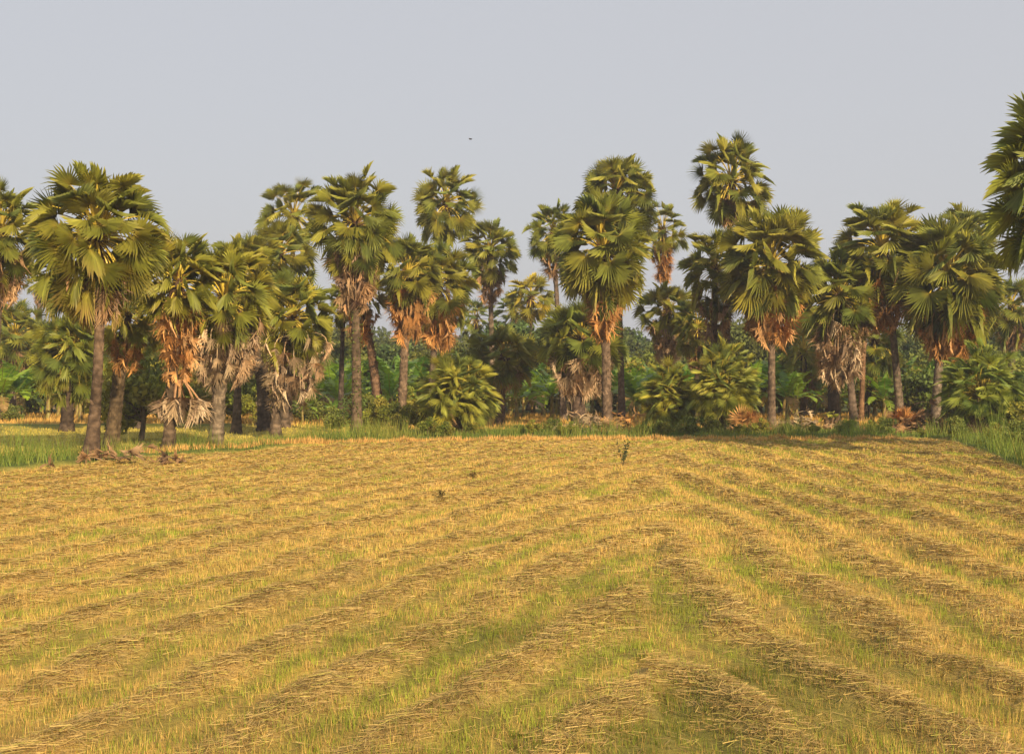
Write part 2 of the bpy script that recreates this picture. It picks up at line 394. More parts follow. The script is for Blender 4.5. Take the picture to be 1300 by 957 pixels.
def crown_mesh(mbx, n, rs, ru, rd, q, tint, e_lo=-74, e_hi=80, bscale=1.0, tip=.25, stalks=1.0, core_h=.9, dens=.85, smb=None):
    """fan leaves round the origin; rs/ru/rd: reach sideways, up, down (m)"""
    ga = 2.39996; a0 = rng.uniform(0, 6.28); stalks = stalks * rng.uniform(.6, 1.1); openness = rng.uniform(.3, 1)
    scale = rs / 2.9
    for i in range(n):
        t = (i + .5) / n
        el = math.radians(e_hi - (e_hi - e_lo) * t ** dens + rng.normal(0, 6))
        az = a0 + i * ga + rng.normal(0, .15)
        ru_ = ru if el > 0 else rd
        R = 1 / math.sqrt((math.cos(el) / rs) ** 2 + (math.sin(el) / ru_) ** 2) * rng.uniform(.80, 1.07)
        b = min(1.22 * scale * rng.uniform(.85, 1.1) * bscale, R * .56)
        hd = np.array([math.cos(az), math.sin(az), 0])
        d = hd * math.cos(el) + np.array([0, 0, math.sin(el)])
        att = np.array([0, 0, core_h * scale * (.25 - .75 * t)]) + hd * .12 * scale
        tgt = d * (R - b * (.88 if el > -.3 else .75))
        el2 = min(el + math.radians(22), 1.5)
        mid = att + (hd * math.cos(el2) + np.array([0, 0, math.sin(el2)])) * np.linalg.norm(tgt - att) * .55
        bd = norm(norm(tgt - mid) * .6 + d * .6); droopang = .05 + .75 * t
        bd = norm(bd + np.array([0, 0, -droopang * (1 if el > -.4 else .5)]) * rng.uniform(.2, 1.1))
        col = leafgreen(t, tint)
        st = STALK * rng.uniform(.75, 1.15) * stalks
        put_leaf(mbx, att, mid, tgt, b, TPL[q][rng.integers(0, 4)], col, st, rng.normal(0, .45 + .35 * openness),
                 tipcol=(.38, .25, .09), tipamt=tip * t * rng.uniform(.3, 1.6), droop=rng.uniform(.05, .25), sw=.08 * scale, smb=smb, dirv=bd)
def skirt_mesh(mbx, n, rtop, length, q, tone, scale=1.0, zoff=-.5, flare=.55):
    """dead leaves hanging round the top of the trunk"""
    ga = 2.39996; a0 = rng.uniform(0, 6.28); pal = DEADC[tone]
    for i in range(n):
        t = ((i + .5) / n) ** .85
        az = a0 + i * ga + rng.normal(0, .3)
        hd = np.array([math.cos(az), math.sin(az), 0])
        zt = zoff - t * length * .5
        att = np.array([0, 0, zt + .35 * scale]) + hd * .12
        out = rtop * (1 - flare * t) * rng.uniform(.55, 1.0)
        b = rng.uniform(.7, 1.15) * scale
        hub = np.array([0, 0, zoff - (length - b * .75) * t * rng.uniform(.8, 1.0) - .15]) + hd * out * .85
        mid = att + hd * out * .8 + np.array([0, 0, .10])
        col = pal[rng.integers(0, len(pal))] * rng.uniform(.75, 1.25)
        dv = hd * rng.uniform(-.15, .35) + np.array([rng.normal(0, .15), rng.normal(0, .15), -1])
        put_leaf(mbx, att, mid, hub, b, TPL[q + 'dead'][rng.integers(0, 3)], col, col * 1.05, rng.normal(0, .5), droop=.05, sw=.06 * scale, dirv=dv, mat=0, smat=0)

def trunk_mesh(mbx, p0, p1, r0, r1, bend=(0, 0), col=(.19, .135, .09), boots=0, seg=14, flare=1.7):
    """p0 base, p1 top; rings of old leaf scars"""
    p0 = np.array(p0, float); p1 = np.array(p1, float); H = np.linalg.norm(p1 - p0)
    nr = max(int(H / .16), 12)
    ang = np.linspace(0, 2 * np.pi, seg, endpoint=False)
    ph = rng.uniform(0, 6.28, 4)
    V = []; Cc = []
    for i in range(nr + 1):
        t = i / nr
        c = p0 + (p1 - p0) * t + np.array([bend[0], bend[1], 0]) * math.sin(math.pi * t)
        r = r0 + (r1 - r0) * t ** .7 + (flare - 1) * r0 * math.exp(-t * H / .8)
        r *= 1 + (.045 if i % 2 else -.03) + .03 * math.sin(t * 9 + ph[0])
        rr = r * (1 + .05 * np.sin(ang * 3 + ph[1] + t * 5) + .045 * rng.uniform(-1, 1, seg) + .04 * np.sin(ang * 5 + ph[2] - t * 11))
        zz = .03 * rng.uniform(-1, 1, seg)
        V.append(np.stack([c[0] + np.cos(ang) * rr, c[1] + np.sin(ang) * rr, c[2] + zz], 1))
        tone = (1.08 if i % 2 else .88) * rng.uniform(.72, 1.25) * (1 + .22 * math.sin(t * 7 + ph[3]) * math.sin(t * 23 + ph[2]))
        Cc.append(np.tile(np.array(col) * tone, (seg, 1)) * rng.uniform(.8, 1.2, (seg, 1)))
    V = np.concatenate(V); Cc = np.concatenate(Cc)
    I = np.arange((nr + 1) * seg).reshape(nr + 1, seg); J = np.roll(I, -1, 1)
    q = np.stack([I[:-1], J[:-1], J[1:], I[1:]], -1).reshape(-1, 4)
    mbx.add(V, Cc, quad=q)
    # split leaf bases still clinging to the trunk
    for _ in range(boots):
        t = rng.uniform(.0, 1) ; a = rng.uniform(0, 6.28)
        c = p0 + (p1 - p0) * t + np.array([bend[0], bend[1], 0]) * math.sin(math.pi * t)
        r = r0 + (r1 - r0) * t ** .7
        hd = np.array([math.cos(a), math.sin(a), 0]); sd = np.array([-math.sin(a), math.cos(a), 0])
        l = rng.uniform(.18, .38); w = rng.uniform(.06, .12)
        s = rng.choice([-1, 1]) * .5
        b0 = c + hd * r * .9
        tipp = b0 + hd * rng.uniform(.05, .14) + np.array([0, 0, l]) + sd * s * .15
        vv = [b0 - sd * w, b0 + sd * w, b0 + hd * .05 + np.array([0, 0, -.03]), tipp - sd * w * .4, tipp + sd * w * .4]
        mbx.add(vv, np.array(col) * rng.uniform(.9, 1.7), tri=[(0, 2, 3), (2, 1, 4), (2, 4, 3)])
def core_mesh(mbx, scale, h, fruits=0):
    """fibrous dark leaf bases in the heart of the crown"""
    for i in range(60):
        a = i * 2.4; z = -h + (i / 60) * h * 1.15
        hd = np.array([math.cos(a), math.sin(a), 0]); sd = np.array([-math.sin(a), math.cos(a), 0])
        l = rng.uniform(.25, .6) * scale; w = .09 * scale
        b0 = np.array([0, 0, z]) + hd * .12 * scale; tp = b0 + hd * l * .75 + np.array([0, 0, l * rng.uniform(-.5, .6)])
        c = np.array([.13, .07, .035]) * rng.uniform(.6, 1.8)
        mbx.add([b0 - sd * w, b0 + sd * w, tp + sd * w * .3, tp - sd * w * .3, b0 + np.array([0, 0, w]), b0 - np.array([0, 0, w]), tp], c,
                quad=[(0, 1, 2, 3)], tri=[(4, 5, 6)])
    a_ = np.linspace(0, 2 * np.pi, 10, endpoint=False); V = []
    for zz, rr in ((-h, .17), (-h * .5, .27), (0, .24), (h * .35, .08)):
        V += [(math.cos(t) * rr * scale, math.sin(t) * rr * scale, zz) for t in a_]
    I = np.arange(40).reshape(4, 10); J = np.roll(I, -1, 1)
    mbx.add(V, np.array([.10, .06, .035]), quad=np.stack([I[:-1], J[:-1], J[1:], I[1:]], -1).reshape(-1, 4))
    for i in range(fruits):
        a = rng.uniform(0, 6.28); c0 = np.array([math.cos(a) * .3, math.sin(a) * .3, rng.uniform(-.6, 0)]) * scale
        for j in range(7):   # hanging catkins
            p = c0 + rng.normal(0, .08, 3); L2 = rng.uniform(.3, .55) * scale; w = .025 * scale
            e = p + np.array([math.cos(a) * .15, math.sin(a) * .15, -L2])
            mbx.add([p + (w, 0, 0), p + (-w, 0, 0), p + (0, w, 0), e], np.array([.12, .06, .03]) * rng.uniform(.7, 1.5), tri=[(0, 1, 3), (1, 2, 3), (2, 0, 3)])

def palm(label, bx, D, hx, hy, half, up, down, skirt=None, n=44, q='mid', tint=(1, 1, 1), tone='orange', nsk=26,
         r=(.27, .17), bend=0., barkc=(.20, .145, .10), boots=0, fruits=3, vine=0, group='tall fan palms along the field bank',
         by=None, skw=None, tip=.3, name='palm_tree', cat='palm tree', extra=None, dD=0., stalks=1., bscale=1., dens=.95, e_lo=-76, flare=1.6):
    x0 = W(bx, D); z0 = hz(x0, D) - .05
    hX = W(hx, D); hZ = Zp(hy, D); s = D / F
    root = thing(name, label, cat, (x0, D, z0), group)
    top = np.array([hX - x0, dD, hZ - z0])
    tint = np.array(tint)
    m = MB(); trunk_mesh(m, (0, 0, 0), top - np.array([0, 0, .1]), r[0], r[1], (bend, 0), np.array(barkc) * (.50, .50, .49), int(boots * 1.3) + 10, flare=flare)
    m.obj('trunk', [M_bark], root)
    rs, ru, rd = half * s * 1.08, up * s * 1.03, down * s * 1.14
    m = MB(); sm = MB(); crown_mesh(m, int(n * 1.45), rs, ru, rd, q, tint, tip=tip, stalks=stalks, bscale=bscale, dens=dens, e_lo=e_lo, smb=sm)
    co_ = m.obj('crown', [M_leaf], root, smooth=False, loc=top); sm.obj('leaf_stalks', [M_stalk], co_, smooth=False)
    m = MB(); core_mesh(m, rs / 2.9, 1.1 * rs / 2.9, fruits); m.obj('leaf_bases', [M_bark], root, smooth=False, loc=top)
    if skirt:
        ln = (skirt + 9 - hy) * s
        m = MB(); skirt_mesh(m, int(nsk * 1.7), (skw if skw else half * .62) * s, ln - rd * .35, q, tone, rs / 2.9, zoff=-rd * .35)
        if extra: extra(m, top, z0, s)
        m.obj('dead_fronds', [M_dead], root, smooth=False, loc=top)
    if vine:
        m = MB(); k = vine
        t = rng.uniform(.02, .75, k); a = rng.uniform(-2.6, .6, k)
        ctr = top[None, :] * t[:, None]; ctr[:, 0] += bend * np.sin(np.pi * t)
        rr = (r[0] + .07)
        p = ctr + np.stack([np.cos(a) * rr, np.sin(a) * rr, np.zeros(k)], 1)
        leafcards(m, p, rng.uniform(.07, .13, k), np.array([.13, .16, .03]))
        m.obj('climbing_vine', [M_fol], root, smooth=False)
    return root
def leafcards(mbx, p, size, col, var=.35, mat=0, elong=1.6):
    k = len(p); size = np.asarray(size)[:, None]
    a = rng.normal(0, 1, (k, 3)); a /= np.linalg.norm(a, axis=1)[:, None]
    b = np.cross(a, rng.normal(0, 1, (k, 3))); b /= np.linalg.norm(b, axis=1)[:, None]
    v = np.stack([p - a * size * elong * .5, p + b * size * .4, p + a * size * elong * .5, p - b * size * .4], 1)
    c = np.asarray(col) * (1 + var * rng.uniform(-1, 1, (k, 1)))
    if c.shape[0] != k: c = np.tile(c, (k, 1))
    mbx.add(v.reshape(-1, 3), np.repeat(c, 4, 0), quad=np.arange(k * 4).reshape(-1, 4), mat=mat)

G = np.array
def hanging(m, top, z0, s):
    # a second ring of dead fronds on long bare stalks, halfway down the trunk
    for i in range(15):
        a = i * 2.4 + rng.normal(0, .3); hd = np.array([math.cos(a), math.sin(a), 0])
        att = np.array([0, 0, Zp(482, 66.) - z0 - top[2]]) + hd * .25
        hub = np.array([0, 0, Zp(508, 66.) - z0 - top[2] + rng.uniform(-.15, .15)]) + hd * rng.uniform(.35, .95)
        c = DEADC['pale'][rng.integers(0, 3)] * rng.uniform(.85, 1.15)
        put_leaf(m, att, (att + hub) / 2 + hd * .05, hub, rng.uniform(1.0, 1.35), TPL['hidead'][i % 3], c, np.array([.42, .24, .12]), rng.normal(0, .3), droop=.05, sw=.10, dirv=hd * .22 + np.array([0, 0, -1]), mat=0, smat=0)

# ---- the palms, read from left to right in the picture
PALMS = [
 dict(label='fan palm cut off by the left edge, brown fringe under its crown', bx=-12, D=70, hx=2, hy=292, half=58, up=66, down=75, skirt=385, tone='brown', n=40, q='hi'),
 dict(label='big fan palm with wide crown and bright yellow leaf stalks, nearest on the left', bx=115, D=57.7, hx=122, hy=296, half=88, up=94, down=108, skirt=402, n=56, q='hi', tone='brown', nsk=14, r=(.235, .18), bend=.22, flare=1.9, tint=(1.05, 1.03, 1), tip=.5, skw=55, barkc=(.22, .15, .10), stalks=1.2),
 dict(label='dark trunked palm with dry twigs, directly behind the big nearest left palm', bx=141, D=70, hx=160, hy=400, half=48, up=58, down=50, skirt=470, n=22, tone='orange', r=(.33, .25), barkc=(.17, .12, .07), boots=120, nsk=16),
 dict(label='palm with orange dead fronds and a second dry cluster hanging low on its trunk', bx=214, D=66., hx=226, hy=356, half=62, up=70, down=52, skirt=482, n=42, q='hi', tone='orange', nsk=34, r=(.24, .22), skw=36, boots=60, extra=hanging, barkc=(.20, .14, .09), tint=(1.1, 1.05, .9)),
 dict(label='palm with stout pale grey trunk under a ragged brown skirt, left centre', bx=274, D=68, hx=285, hy=378, half=66, up=80, down=60, skirt=486, n=46, q='hi', tone='pale', nsk=44, r=(.32, .31), skw=62, barkc=(.30, .23, .16), boots=90, tint=(1.1, 1.05, .9), flare=1.25),
 dict(label='crooked palm with a rotten mossy trunk and long tattered pale dead fronds', bx=350, D=80, hx=372, hy=402, half=58, up=66, down=58, skirt=512, n=44, q='hi', tone='pale', nsk=40, r=(.26, .22), skw=62, barkc=(.22, .16, .11), boots=110, bend=-.3, tint=(1.08, 1.05, .9)),
 dict(label='squat palm with thick dark trunk behind the crooked tattered palm', bx=338, D=92, hx=322, hy=350, half=52, up=56, down=60, skirt=480, n=36, tone='pale', nsk=26, r=(.42, .34), barkc=(.15, .11, .08), boots=80),
 dict(label='middle height palm whose crown rises just under the open crown, left centre', bx=362, D=98, hx=356, hy=322, half=50, up=48, down=60, n=34, r=(.26, .16)),
 dict(label='slim palm with small open crown showing sky, left of the big brown fringed crown', bx=366, D=104, hx=373, hy=272, half=46, up=52, down=46, n=26, r=(.24, .16), stalks=1.2),
 dict(label='tall palm with thick brown fringe and green lichen on its straight trunk', bx=453, D=86, hx=451, hy=282, half=60, up=74, down=70, skirt=392, n=52, q='hi', tone='brown', nsk=44, r=(.31, .22), flare=1.5, skw=40, vine=260, fruits=9, barkc=(.24, .17, .11)),
 dict(label='leaning palm with orange dead fronds half hidden behind the lichen covered trunk', bx=484, D=100, hx=458, hy=372, half=38, up=30, down=34, skirt=436, n=20, tone='orange', nsk=24, r=(.42, .19), bend=.1, boots=150, skw=28, barkc=(.26, .16, .10)),
 dict(label='palm with rounded orange skirt and rough scaly trunk, left of its similar neighbour', bx=509, D=96, hx=518, hy=346, half=50, up=54, down=42, skirt=428, n=42, q='hi', tone='orange', nsk=40, r=(.30, .22), skw=36, boots=120, barkc=(.30, .21, .14), flare=1.2),
 dict(label='palm with rounded orange skirt standing behind the bushy palm shrub', bx=545, D=101, hx=556, hy=360, half=52, up=58, down=56, skirt=436, n=42, q='hi', tone='orange', nsk=36, r=(.28, .2), skw=36, barkc=(.2, .15, .11)),
 dict(label='tall slim palm with airy round crown above the twin orange skirted palms', bx=572, D=116, hx=566, hy=258, half=47, up=54, down=50, n=36, r=(.24, .16), stalks=1.3, tip=.15),
 dict(label='palm with narrow drooping crown and pale twin looking trunk, left of centre', bx=626, D=120, hx=622, hy=318, half=40, up=42, down=42, skirt=384, n=40, tone='brown', nsk=24, r=(.27, .17), skw=22, barkc=(.28, .21, .15), e_lo=-75),
 dict(label='distant palm with yellowish crown low between the narrow crown and the centre group', bx=672, D=150, hx=674, hy=376, half=36, up=32, down=34, n=28, q='lo', tint=(1.35, 1.15, .8), group='small palms in the distance'),
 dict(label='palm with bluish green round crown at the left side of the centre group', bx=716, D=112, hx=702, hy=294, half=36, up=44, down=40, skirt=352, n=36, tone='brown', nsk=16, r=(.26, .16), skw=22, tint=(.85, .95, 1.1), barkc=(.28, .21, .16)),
 dict(label='tallest palm of the centre group, its crown behind the front one', bx=790, D=108, hx=783, hy=240, half=54, up=48, down=70, n=48, q='hi', r=(.27, .17), fruits=6, barkc=(.2, .15, .12)),
 dict(label='foremost centre palm with large fans and long orange beard on a knobbly trunk', bx=771, D=86, hx=765, hy=316, half=68, up=84, down=72, skirt=424, n=54, q='hi', tone='orange', nsk=34, r=(.31, .21), flare=1.5, skw=24, bend=.05, boots=100, barkc=(.26, .18, .12), stalks=1.2, fruits=9, bscale=1.12),
 dict(label='slender palm with open crown and orange tuft, right of the centre group', bx=848, D=122, hx=842, hy=292, half=34, up=40, down=36, skirt=356, n=24, tone='orange', nsk=26, r=(.25, .16), skw=17),
 dict(label='low dark palm with thick trunk and straw coloured skirt, behind the foremost centre palm', bx=733, D=100, hx=738, hy=430, half=62, up=56, down=44, skirt=498, n=44, q='hi', tone='pale', nsk=42, r=(.44, .4), skw=52, barkc=(.17, .12, .09), tint=(.85, .95, 1), flare=1.25),
 dict(label='short palm with pale curtain of dead fronds between centre group and palm shrubs', bx=846, D=112, hx=848, hy=394, half=44, up=40, down=34, skirt=456, n=36, tone='pale', nsk=34, r=(.2, .18), skw=34, tint=(1.1, 1.05, .9)),
 dict(label='very tall palm rising highest against the sky, right of centre', bx=921, D=100, hx=928, hy=228, half=54, up=62, down=52, skirt=284, n=42, q='hi', tone='brown', nsk=12, r=(.24, .15), skw=26, fruits=10, barkc=(.24, .2, .17), flare=1.3),
 dict(label='palm with dense crown directly below and left of the tallest palm', bx=905, D=97, hx=908, hy=340, half=46, up=58, down=66, skirt=430, n=44, q='hi', tone='brown', nsk=16, r=(.27, .18), skw=30),
 dict(label='straight trunked palm with broad spiky crown and yellow stalks, right of centre', bx=980, D=91, hx=979, hy=334, half=68, up=82, down=68, skirt=438, n=56, q='hi', tone='orange', nsk=28, r=(.25, .19), skw=46, barkc=(.27, .19, .13), flare=1.5, fruits=9, tint=(1.05, 1.02, .95), bscale=1.1),
 dict(label='palm with a deep pale skirt of dead fronds like a thatched bell', bx=1085, D=95, hx=1066, hy=374, half=58, up=62, down=56, skirt=488, n=46, q='hi', tone='pale', nsk=52, r=(.27, .2), skw=46, barkc=(.26, .19, .14), tint=(.95, 1, 1), bend=.1, flare=1.3),
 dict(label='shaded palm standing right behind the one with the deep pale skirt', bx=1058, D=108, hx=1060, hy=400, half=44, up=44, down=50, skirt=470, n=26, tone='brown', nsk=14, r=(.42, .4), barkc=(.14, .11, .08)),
 dict(label='orange lit slim palm trunk behind and right of the deep pale skirt', bx=1093, D=112, hx=1100, hy=350, half=44, up=44, down=44, skirt=410, n=24, tone='brown', nsk=12, r=(.2, .16), barkc=(.34, .2, .11)),
 dict(label='slightly leaning palm with orange skirt and a trunk broader at its foot', bx=1144, D=95, hx=1120, hy=316, half=62, up=72, down=64, skirt=418, n=52, q='hi', tone='orange', nsk=32, r=(.28, .19), bend=.12, skw=44, vine=50, boots=20, barkc=(.28, .21, .15), flare=1.5),
 dict(label='broad round palm with wide orange fringe, last upright one before the right edge', bx=1187, D=93, hx=1204, hy=352, half=76, up=88, down=76, skirt=452, n=62, q='hi', tone='orange', nsk=46, r=(.32, .23), skw=56, barkc=(.30, .23, .17), bend=-.12, flare=1.2, bscale=1.1),
 dict(label='palm whose crown tips show above the broad round palm on the right', bx=1228, D=106, hx=1226, hy=304, half=46, up=52, down=60, n=38, r=(.25, .17)),
 dict(label='tall dark palm cut off by the right edge, nearest on the right', bx=1352, D=56, hx=1358, hy=232, half=108, up=140, down=118, skirt=386, n=56, q='hi', tone='brown', nsk=20, r=(.28, .2), skw=66, tint=(.9, 1, 1)),
 dict(label='short palm with low crown and reddish dead fringe at the left edge', bx=16, D=121, hx=20, hy=428, half=48, up=50, down=36, skirt=466, n=36, tone='brown', nsk=16, r=(.3, .2), tint=(.95, 1, 1)),
 dict(label='thin distant palm with brown crown and bare pole trunk, far left', bx=50, D=170, hx=50, hy=362, half=20, up=22, down=14, skirt=384, n=18, q='lo', tone='brown', nsk=10, r=(.33, .3), skw=10, group='small palms in the distance', barkc=(.27, .2, .17)),
 dict(label='bushy half grown palm with thick dark stem left of the nearest left palm', bx=84, D=92, hx=90, hy=440, half=50, up=46, down=66, n=66, q='hi', r=(.36, .3), barkc=(.14, .1, .07), e_lo=-80, tint=(1, 1.05, 1)),
 dict(label='low round palm crown far back, right of the broad spiky crown', bx=1021, D=124, hx=1020, hy=446, half=40, up=44, down=44, skirt=500, n=40, tone='brown', nsk=12, r=(.3, .25), tint=(1.1, 1.1, 1)),
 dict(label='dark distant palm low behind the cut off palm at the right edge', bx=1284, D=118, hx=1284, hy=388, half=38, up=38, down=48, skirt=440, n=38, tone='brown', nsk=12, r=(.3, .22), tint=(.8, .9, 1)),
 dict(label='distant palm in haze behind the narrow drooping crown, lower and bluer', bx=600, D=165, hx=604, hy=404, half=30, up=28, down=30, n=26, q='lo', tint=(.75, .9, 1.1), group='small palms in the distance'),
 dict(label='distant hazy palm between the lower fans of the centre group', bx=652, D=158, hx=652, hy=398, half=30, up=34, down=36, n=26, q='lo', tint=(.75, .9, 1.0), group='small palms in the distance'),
 dict(label='palm with spreading green fans over the banana plants, left of the low dark palm', bx=634, D=104, hx=640, hy=452, half=54, up=44, down=40, skirt=486, n=34, tone='pale', nsk=12, r=(.3, .25), skw=36),

 dict(label='palm crown filling the space behind the stout pale trunk, slightly higher', bx=300, D=88, hx=306, hy=340, half=46, up=46, down=62, skirt=440, n=40, q='hi', r=(.26, .18), tone='brown', nsk=12, tint=(1.05, 1.02, .92)),
 dict(label='palm with yellow green fans hanging left of the lichen covered trunk', bx=432, D=104, hx=436, hy=384, half=34, up=26, down=34, n=22, r=(.22, .15), tint=(1.15, 1.1, .9), barkc=(.16, .12, .09)),
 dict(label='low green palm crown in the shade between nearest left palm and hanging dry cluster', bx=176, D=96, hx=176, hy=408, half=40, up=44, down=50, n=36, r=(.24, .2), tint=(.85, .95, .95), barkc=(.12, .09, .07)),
 dict(label='half hidden palm crown between the tallest palm and the centre group', bx=884, D=106, hx=886, hy=416, half=34, up=44, down=44, skirt=470, n=34, r=(.22, .18), tone='brown', nsk=16, tint=(.95, 1, .95)),
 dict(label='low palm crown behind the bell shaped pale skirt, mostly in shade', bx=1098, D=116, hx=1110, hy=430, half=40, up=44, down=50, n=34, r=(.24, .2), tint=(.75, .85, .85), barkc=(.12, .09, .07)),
]
for kw in PALMS: palm(**kw)
OFF = [('fan palm out of view, farther right along the field bank', 31, 51, 12.5), ('fan palm out of view, nearer one on the right bank', 25.5, 47, 12), ]  # unseen palms added to cast shade across the far field
for lab, ox, oy, hgt_ in OFF:
    Q_ = 50.; rt = palm(lab, CX + ox / Q_ * F, Q_, CX + ox / Q_ * F, HY - (hgt_ - HC) * F / Q_, 2.9 * F / Q_, 3 * F / Q_, 2.8 * F / Q_, n=40, q='lo')
    rt.location = (ox, oy, hz(ox, oy) - .05)

# ------------------------------------------------------------ bushy trunkless palms
def palm_shrub(label, bx, D, half, top, n=60, q='hi', tint=(1, 1, 1), skirt=14, bw=.3, sub=0.):
    x0 = W(bx, D); z0 = hz(x0, D) - .03; s = D / F
    H = Zp(top, D) - z0; rs = half * s
    root = thing('palm_shrub', label, 'palm shrub', (x0, D, z0), 'bushy young palms without trunks')
    hub = np.array([0, 0, H * .40])
    m = MB()
    for i in range(3):
        off = np.array([(i - 1) * rs * .28, rng.uniform(-.3, .3), 0]); 
        trunk_mesh(m, off * .6, off + hub * (.8 + .1 * i), bw, bw * .8, (0, 0), (.13, .085, .05), 30, flare=1.2)
    m.obj('stem', [M_bark], root)
    m = MB(); rd = H * .40
    n = int(n * 2.2) if n > 20 else n
    for i in range(n):
        t = (i + .5) / n; az = i * 2.39996 + rng.normal(0, .2)
        el = math.radians(84 - 128 * t ** .8 + rng.normal(0, 7))
        ru = H * .62 if el > 0 else rd
        R = 1 / math.sqrt((math.cos(el) / rs) ** 2 + (math.sin(el) / ru) ** 2) * rng.uniform(.6, 1.08)
        b = min(rng.uniform(.62, .95) * min(1, rs / 2.4), R * .6)
        hd = np.array([math.cos(az), math.sin(az), 0]); d = hd * math.cos(el) + np.array([0, 0, math.sin(el)])
        att = hub + np.array([rng.uniform(-.3, .3) * rs, 0, -.2 - .3 * t]); tgt = hub + d * (R - b * .9)
        mid = (att + tgt) / 2 + np.array([0, 0, .3])
        dv = norm(tgt - mid) + np.array([0, 0, -.25])
        put_leaf(m, att, mid, tgt, b * 1.12, TPL[q + 'sh'][rng.integers(0, 4)], leafgreen(t, np.array(tint) * 1.25), STALK * .6, rng.normal(0, .6), (.4, .28, .1), .2 * rng.uniform(0, 1.5) * t, rng.uniform(.05, .3), .05, dirv=dv)
    m.obj('crown', [M_leaf, M_stalk], root, smooth=False)
    m = MB(); skirt_mesh(m, skirt, rs * .55, H * .34, q, 'brown', .85, zoff=0); m.obj('dead_fronds', [M_dead], root, smooth=False, loc=hub * .95)
    return root
palm_shrub('big rounded palm shrub standing before the twin orange skirted palms', 581, 84, 55, 444, 90, skirt=20)
palm_shrub('lower palm shrub on the bank right of the centre group, left of a pair', 850, 88, 43, 456, 70, tint=(1.05, 1.03, .9))
palm_shrub('taller palm shrub right of a pair, beside the straight brown trunk', 917, 86, 50, 424, 90, skirt=26)
palm_shrub('dark green palm shrub at the right end of the bank', 1246, 84, 58, 430, 80, tint=(.8, .95, 1), skirt=26, bw=.42)
palm_shrub('small palm seedling with upright fans on the bank before the pale skirted palm', 1055, 93, 24, 508, 7, q='mid', skirt=2, bw=.09)
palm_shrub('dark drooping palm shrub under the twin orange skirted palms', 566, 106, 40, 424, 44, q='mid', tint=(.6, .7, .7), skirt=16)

# ------------------------------------------------------------ banana plants
def banana_parts(seed, H=4.2, nl=9, tint=1.0):
    global rng
    keep = rng; rng = np.random.default_rng(seed)
    st = MB(); a = np.linspace(0, 2 * np.pi, 9, endpoint=False); V = []; Cc = []
    hs = H * .34
    for i in range(9):
        t = i / 8; rr = .16 * (1 - .5 * t)
        V += [(math.cos(q) * rr + .05 * math.sin(3 * t), math.sin(q) * rr, t * hs) for q in a]
        Cc += [np.array([.28, .24, .06]) * rng.uniform(.6, 1.2) if rng.uniform() < .7 else np.array([.16, .09, .04]) for _ in a]
    I = np.arange(81).reshape(9, 9); J = np.roll(I, -1, 1)
    st.add(V, Cc, quad=np.stack([I[:-1], J[:-1], J[1:], I[1:]], -1).reshape(-1, 4))
    lv = MB()
    for i in range(nl):
        t = (i + .5) / nl; az = i * 2.4 + rng.normal(0, .3)
        hd = np.array([math.cos(az), math.sin(az), 0]); sd = np.array([-math.sin(az), math.cos(az), 0])
        L = H * rng.uniform(.5, .68) * (.75 + .3 * math.sin(math.pi * t)); el = math.radians(82 - 62 * t + rng.normal(0, 6))
        p = np.array([0, 0, hs * (1 - .12 * t)]); ns = 16; P = [p]; dirs = []
        for k in range(ns):
            e2 = el - (k / ns) ** 1.3 * math.radians(35 + 85 * t)
            d = hd * math.cos(e2) + np.array([0, 0, math.sin(e2)]); dirs.append(d); p = p + d * L / ns; P.append(p)
        P = np.array(P); dead = (t > .85 and rng.uniform() < .6)
        base = np.array([.21, .31, .03]) * rng.uniform(.75, 1.35) * tint if rng.uniform() < .65 else np.array([.12, .22, .035]) * rng.uniform(.8, 1.3) * tint
        if dead: base = np.array([.34, .22, .08])
        for k in range(2, ns):
            f = (k - 2) / (ns - 3); wdt = L * .17 * math.sin(math.pi * min(1, .12 + f * .86)) ** .6
            up = norm(np.cross(sd, dirs[k]))
            if up[2] < 0: up = -up
            for s_ in (-1, 1):
                if rng.uniform() < .04: continue
                dr = rng.uniform(.1, .55); gap = rng.uniform(.9, 1.0)
                a0 = P[k]; a1 = P[k] + (P[k + 1] - P[k]) * gap
                off = sd * s_ * wdt * (1 - dr * .3) + np.array([0, 0, -dr * wdt * .8]) + up * .06
                fw = dirs[k] * wdt * .25
                c = base * rng.uniform(.85, 1.15)
                lv.add([a0, a1, a1 + off + fw, a0 + off + fw], [c * 1.25, c * 1.25, c * .95, c * .95], quad=[(0, 1, 2, 3)])
        w = .025
        rv = []
        for k in range(ns + 1): rv += [P[k] - sd * w, P[k] + sd * w, P[k] - np.array([0, 0, w])]
        q = [(k * 3 + j, k * 3 + (j + 1) % 3, k * 3 + 3 + (j + 1) % 3, k * 3 + 3 + j) for k in range(ns) for j in range(3)]
        lv.add(rv, np.array([.28, .30, .06]), quad=q)
    rng = keep
    return st, lv
LAND = [(0, 'the left frame edge'), (84, 'the bushy half grown palm'), (141, 'the nearest left palm'), (214, 'the low hanging dry cluster'), (274, 'the stout pale trunk'),
        (350, 'the crooked tattered palm'), (453, 'the lichen covered trunk'), (509, 'the rough scaly trunk'), (581, 'the big rounded palm shrub'), (660, 'the gap left of centre'),
        (735, 'the low dark palm'), (790, 'the tallest centre palm'), (850, 'the lower paired palm shrub'), (917, 'the taller paired palm shrub'), (980, 'the straight brown trunk'),
        (1056, 'the palm seedling'), (1085, 'the bell shaped pale skirt'), (1144, 'the slightly leaning palm'), (1187, 'the broad round palm'), (1246, 'the dark green palm shrub'), (1300, 'the right frame edge')]
USED = {}
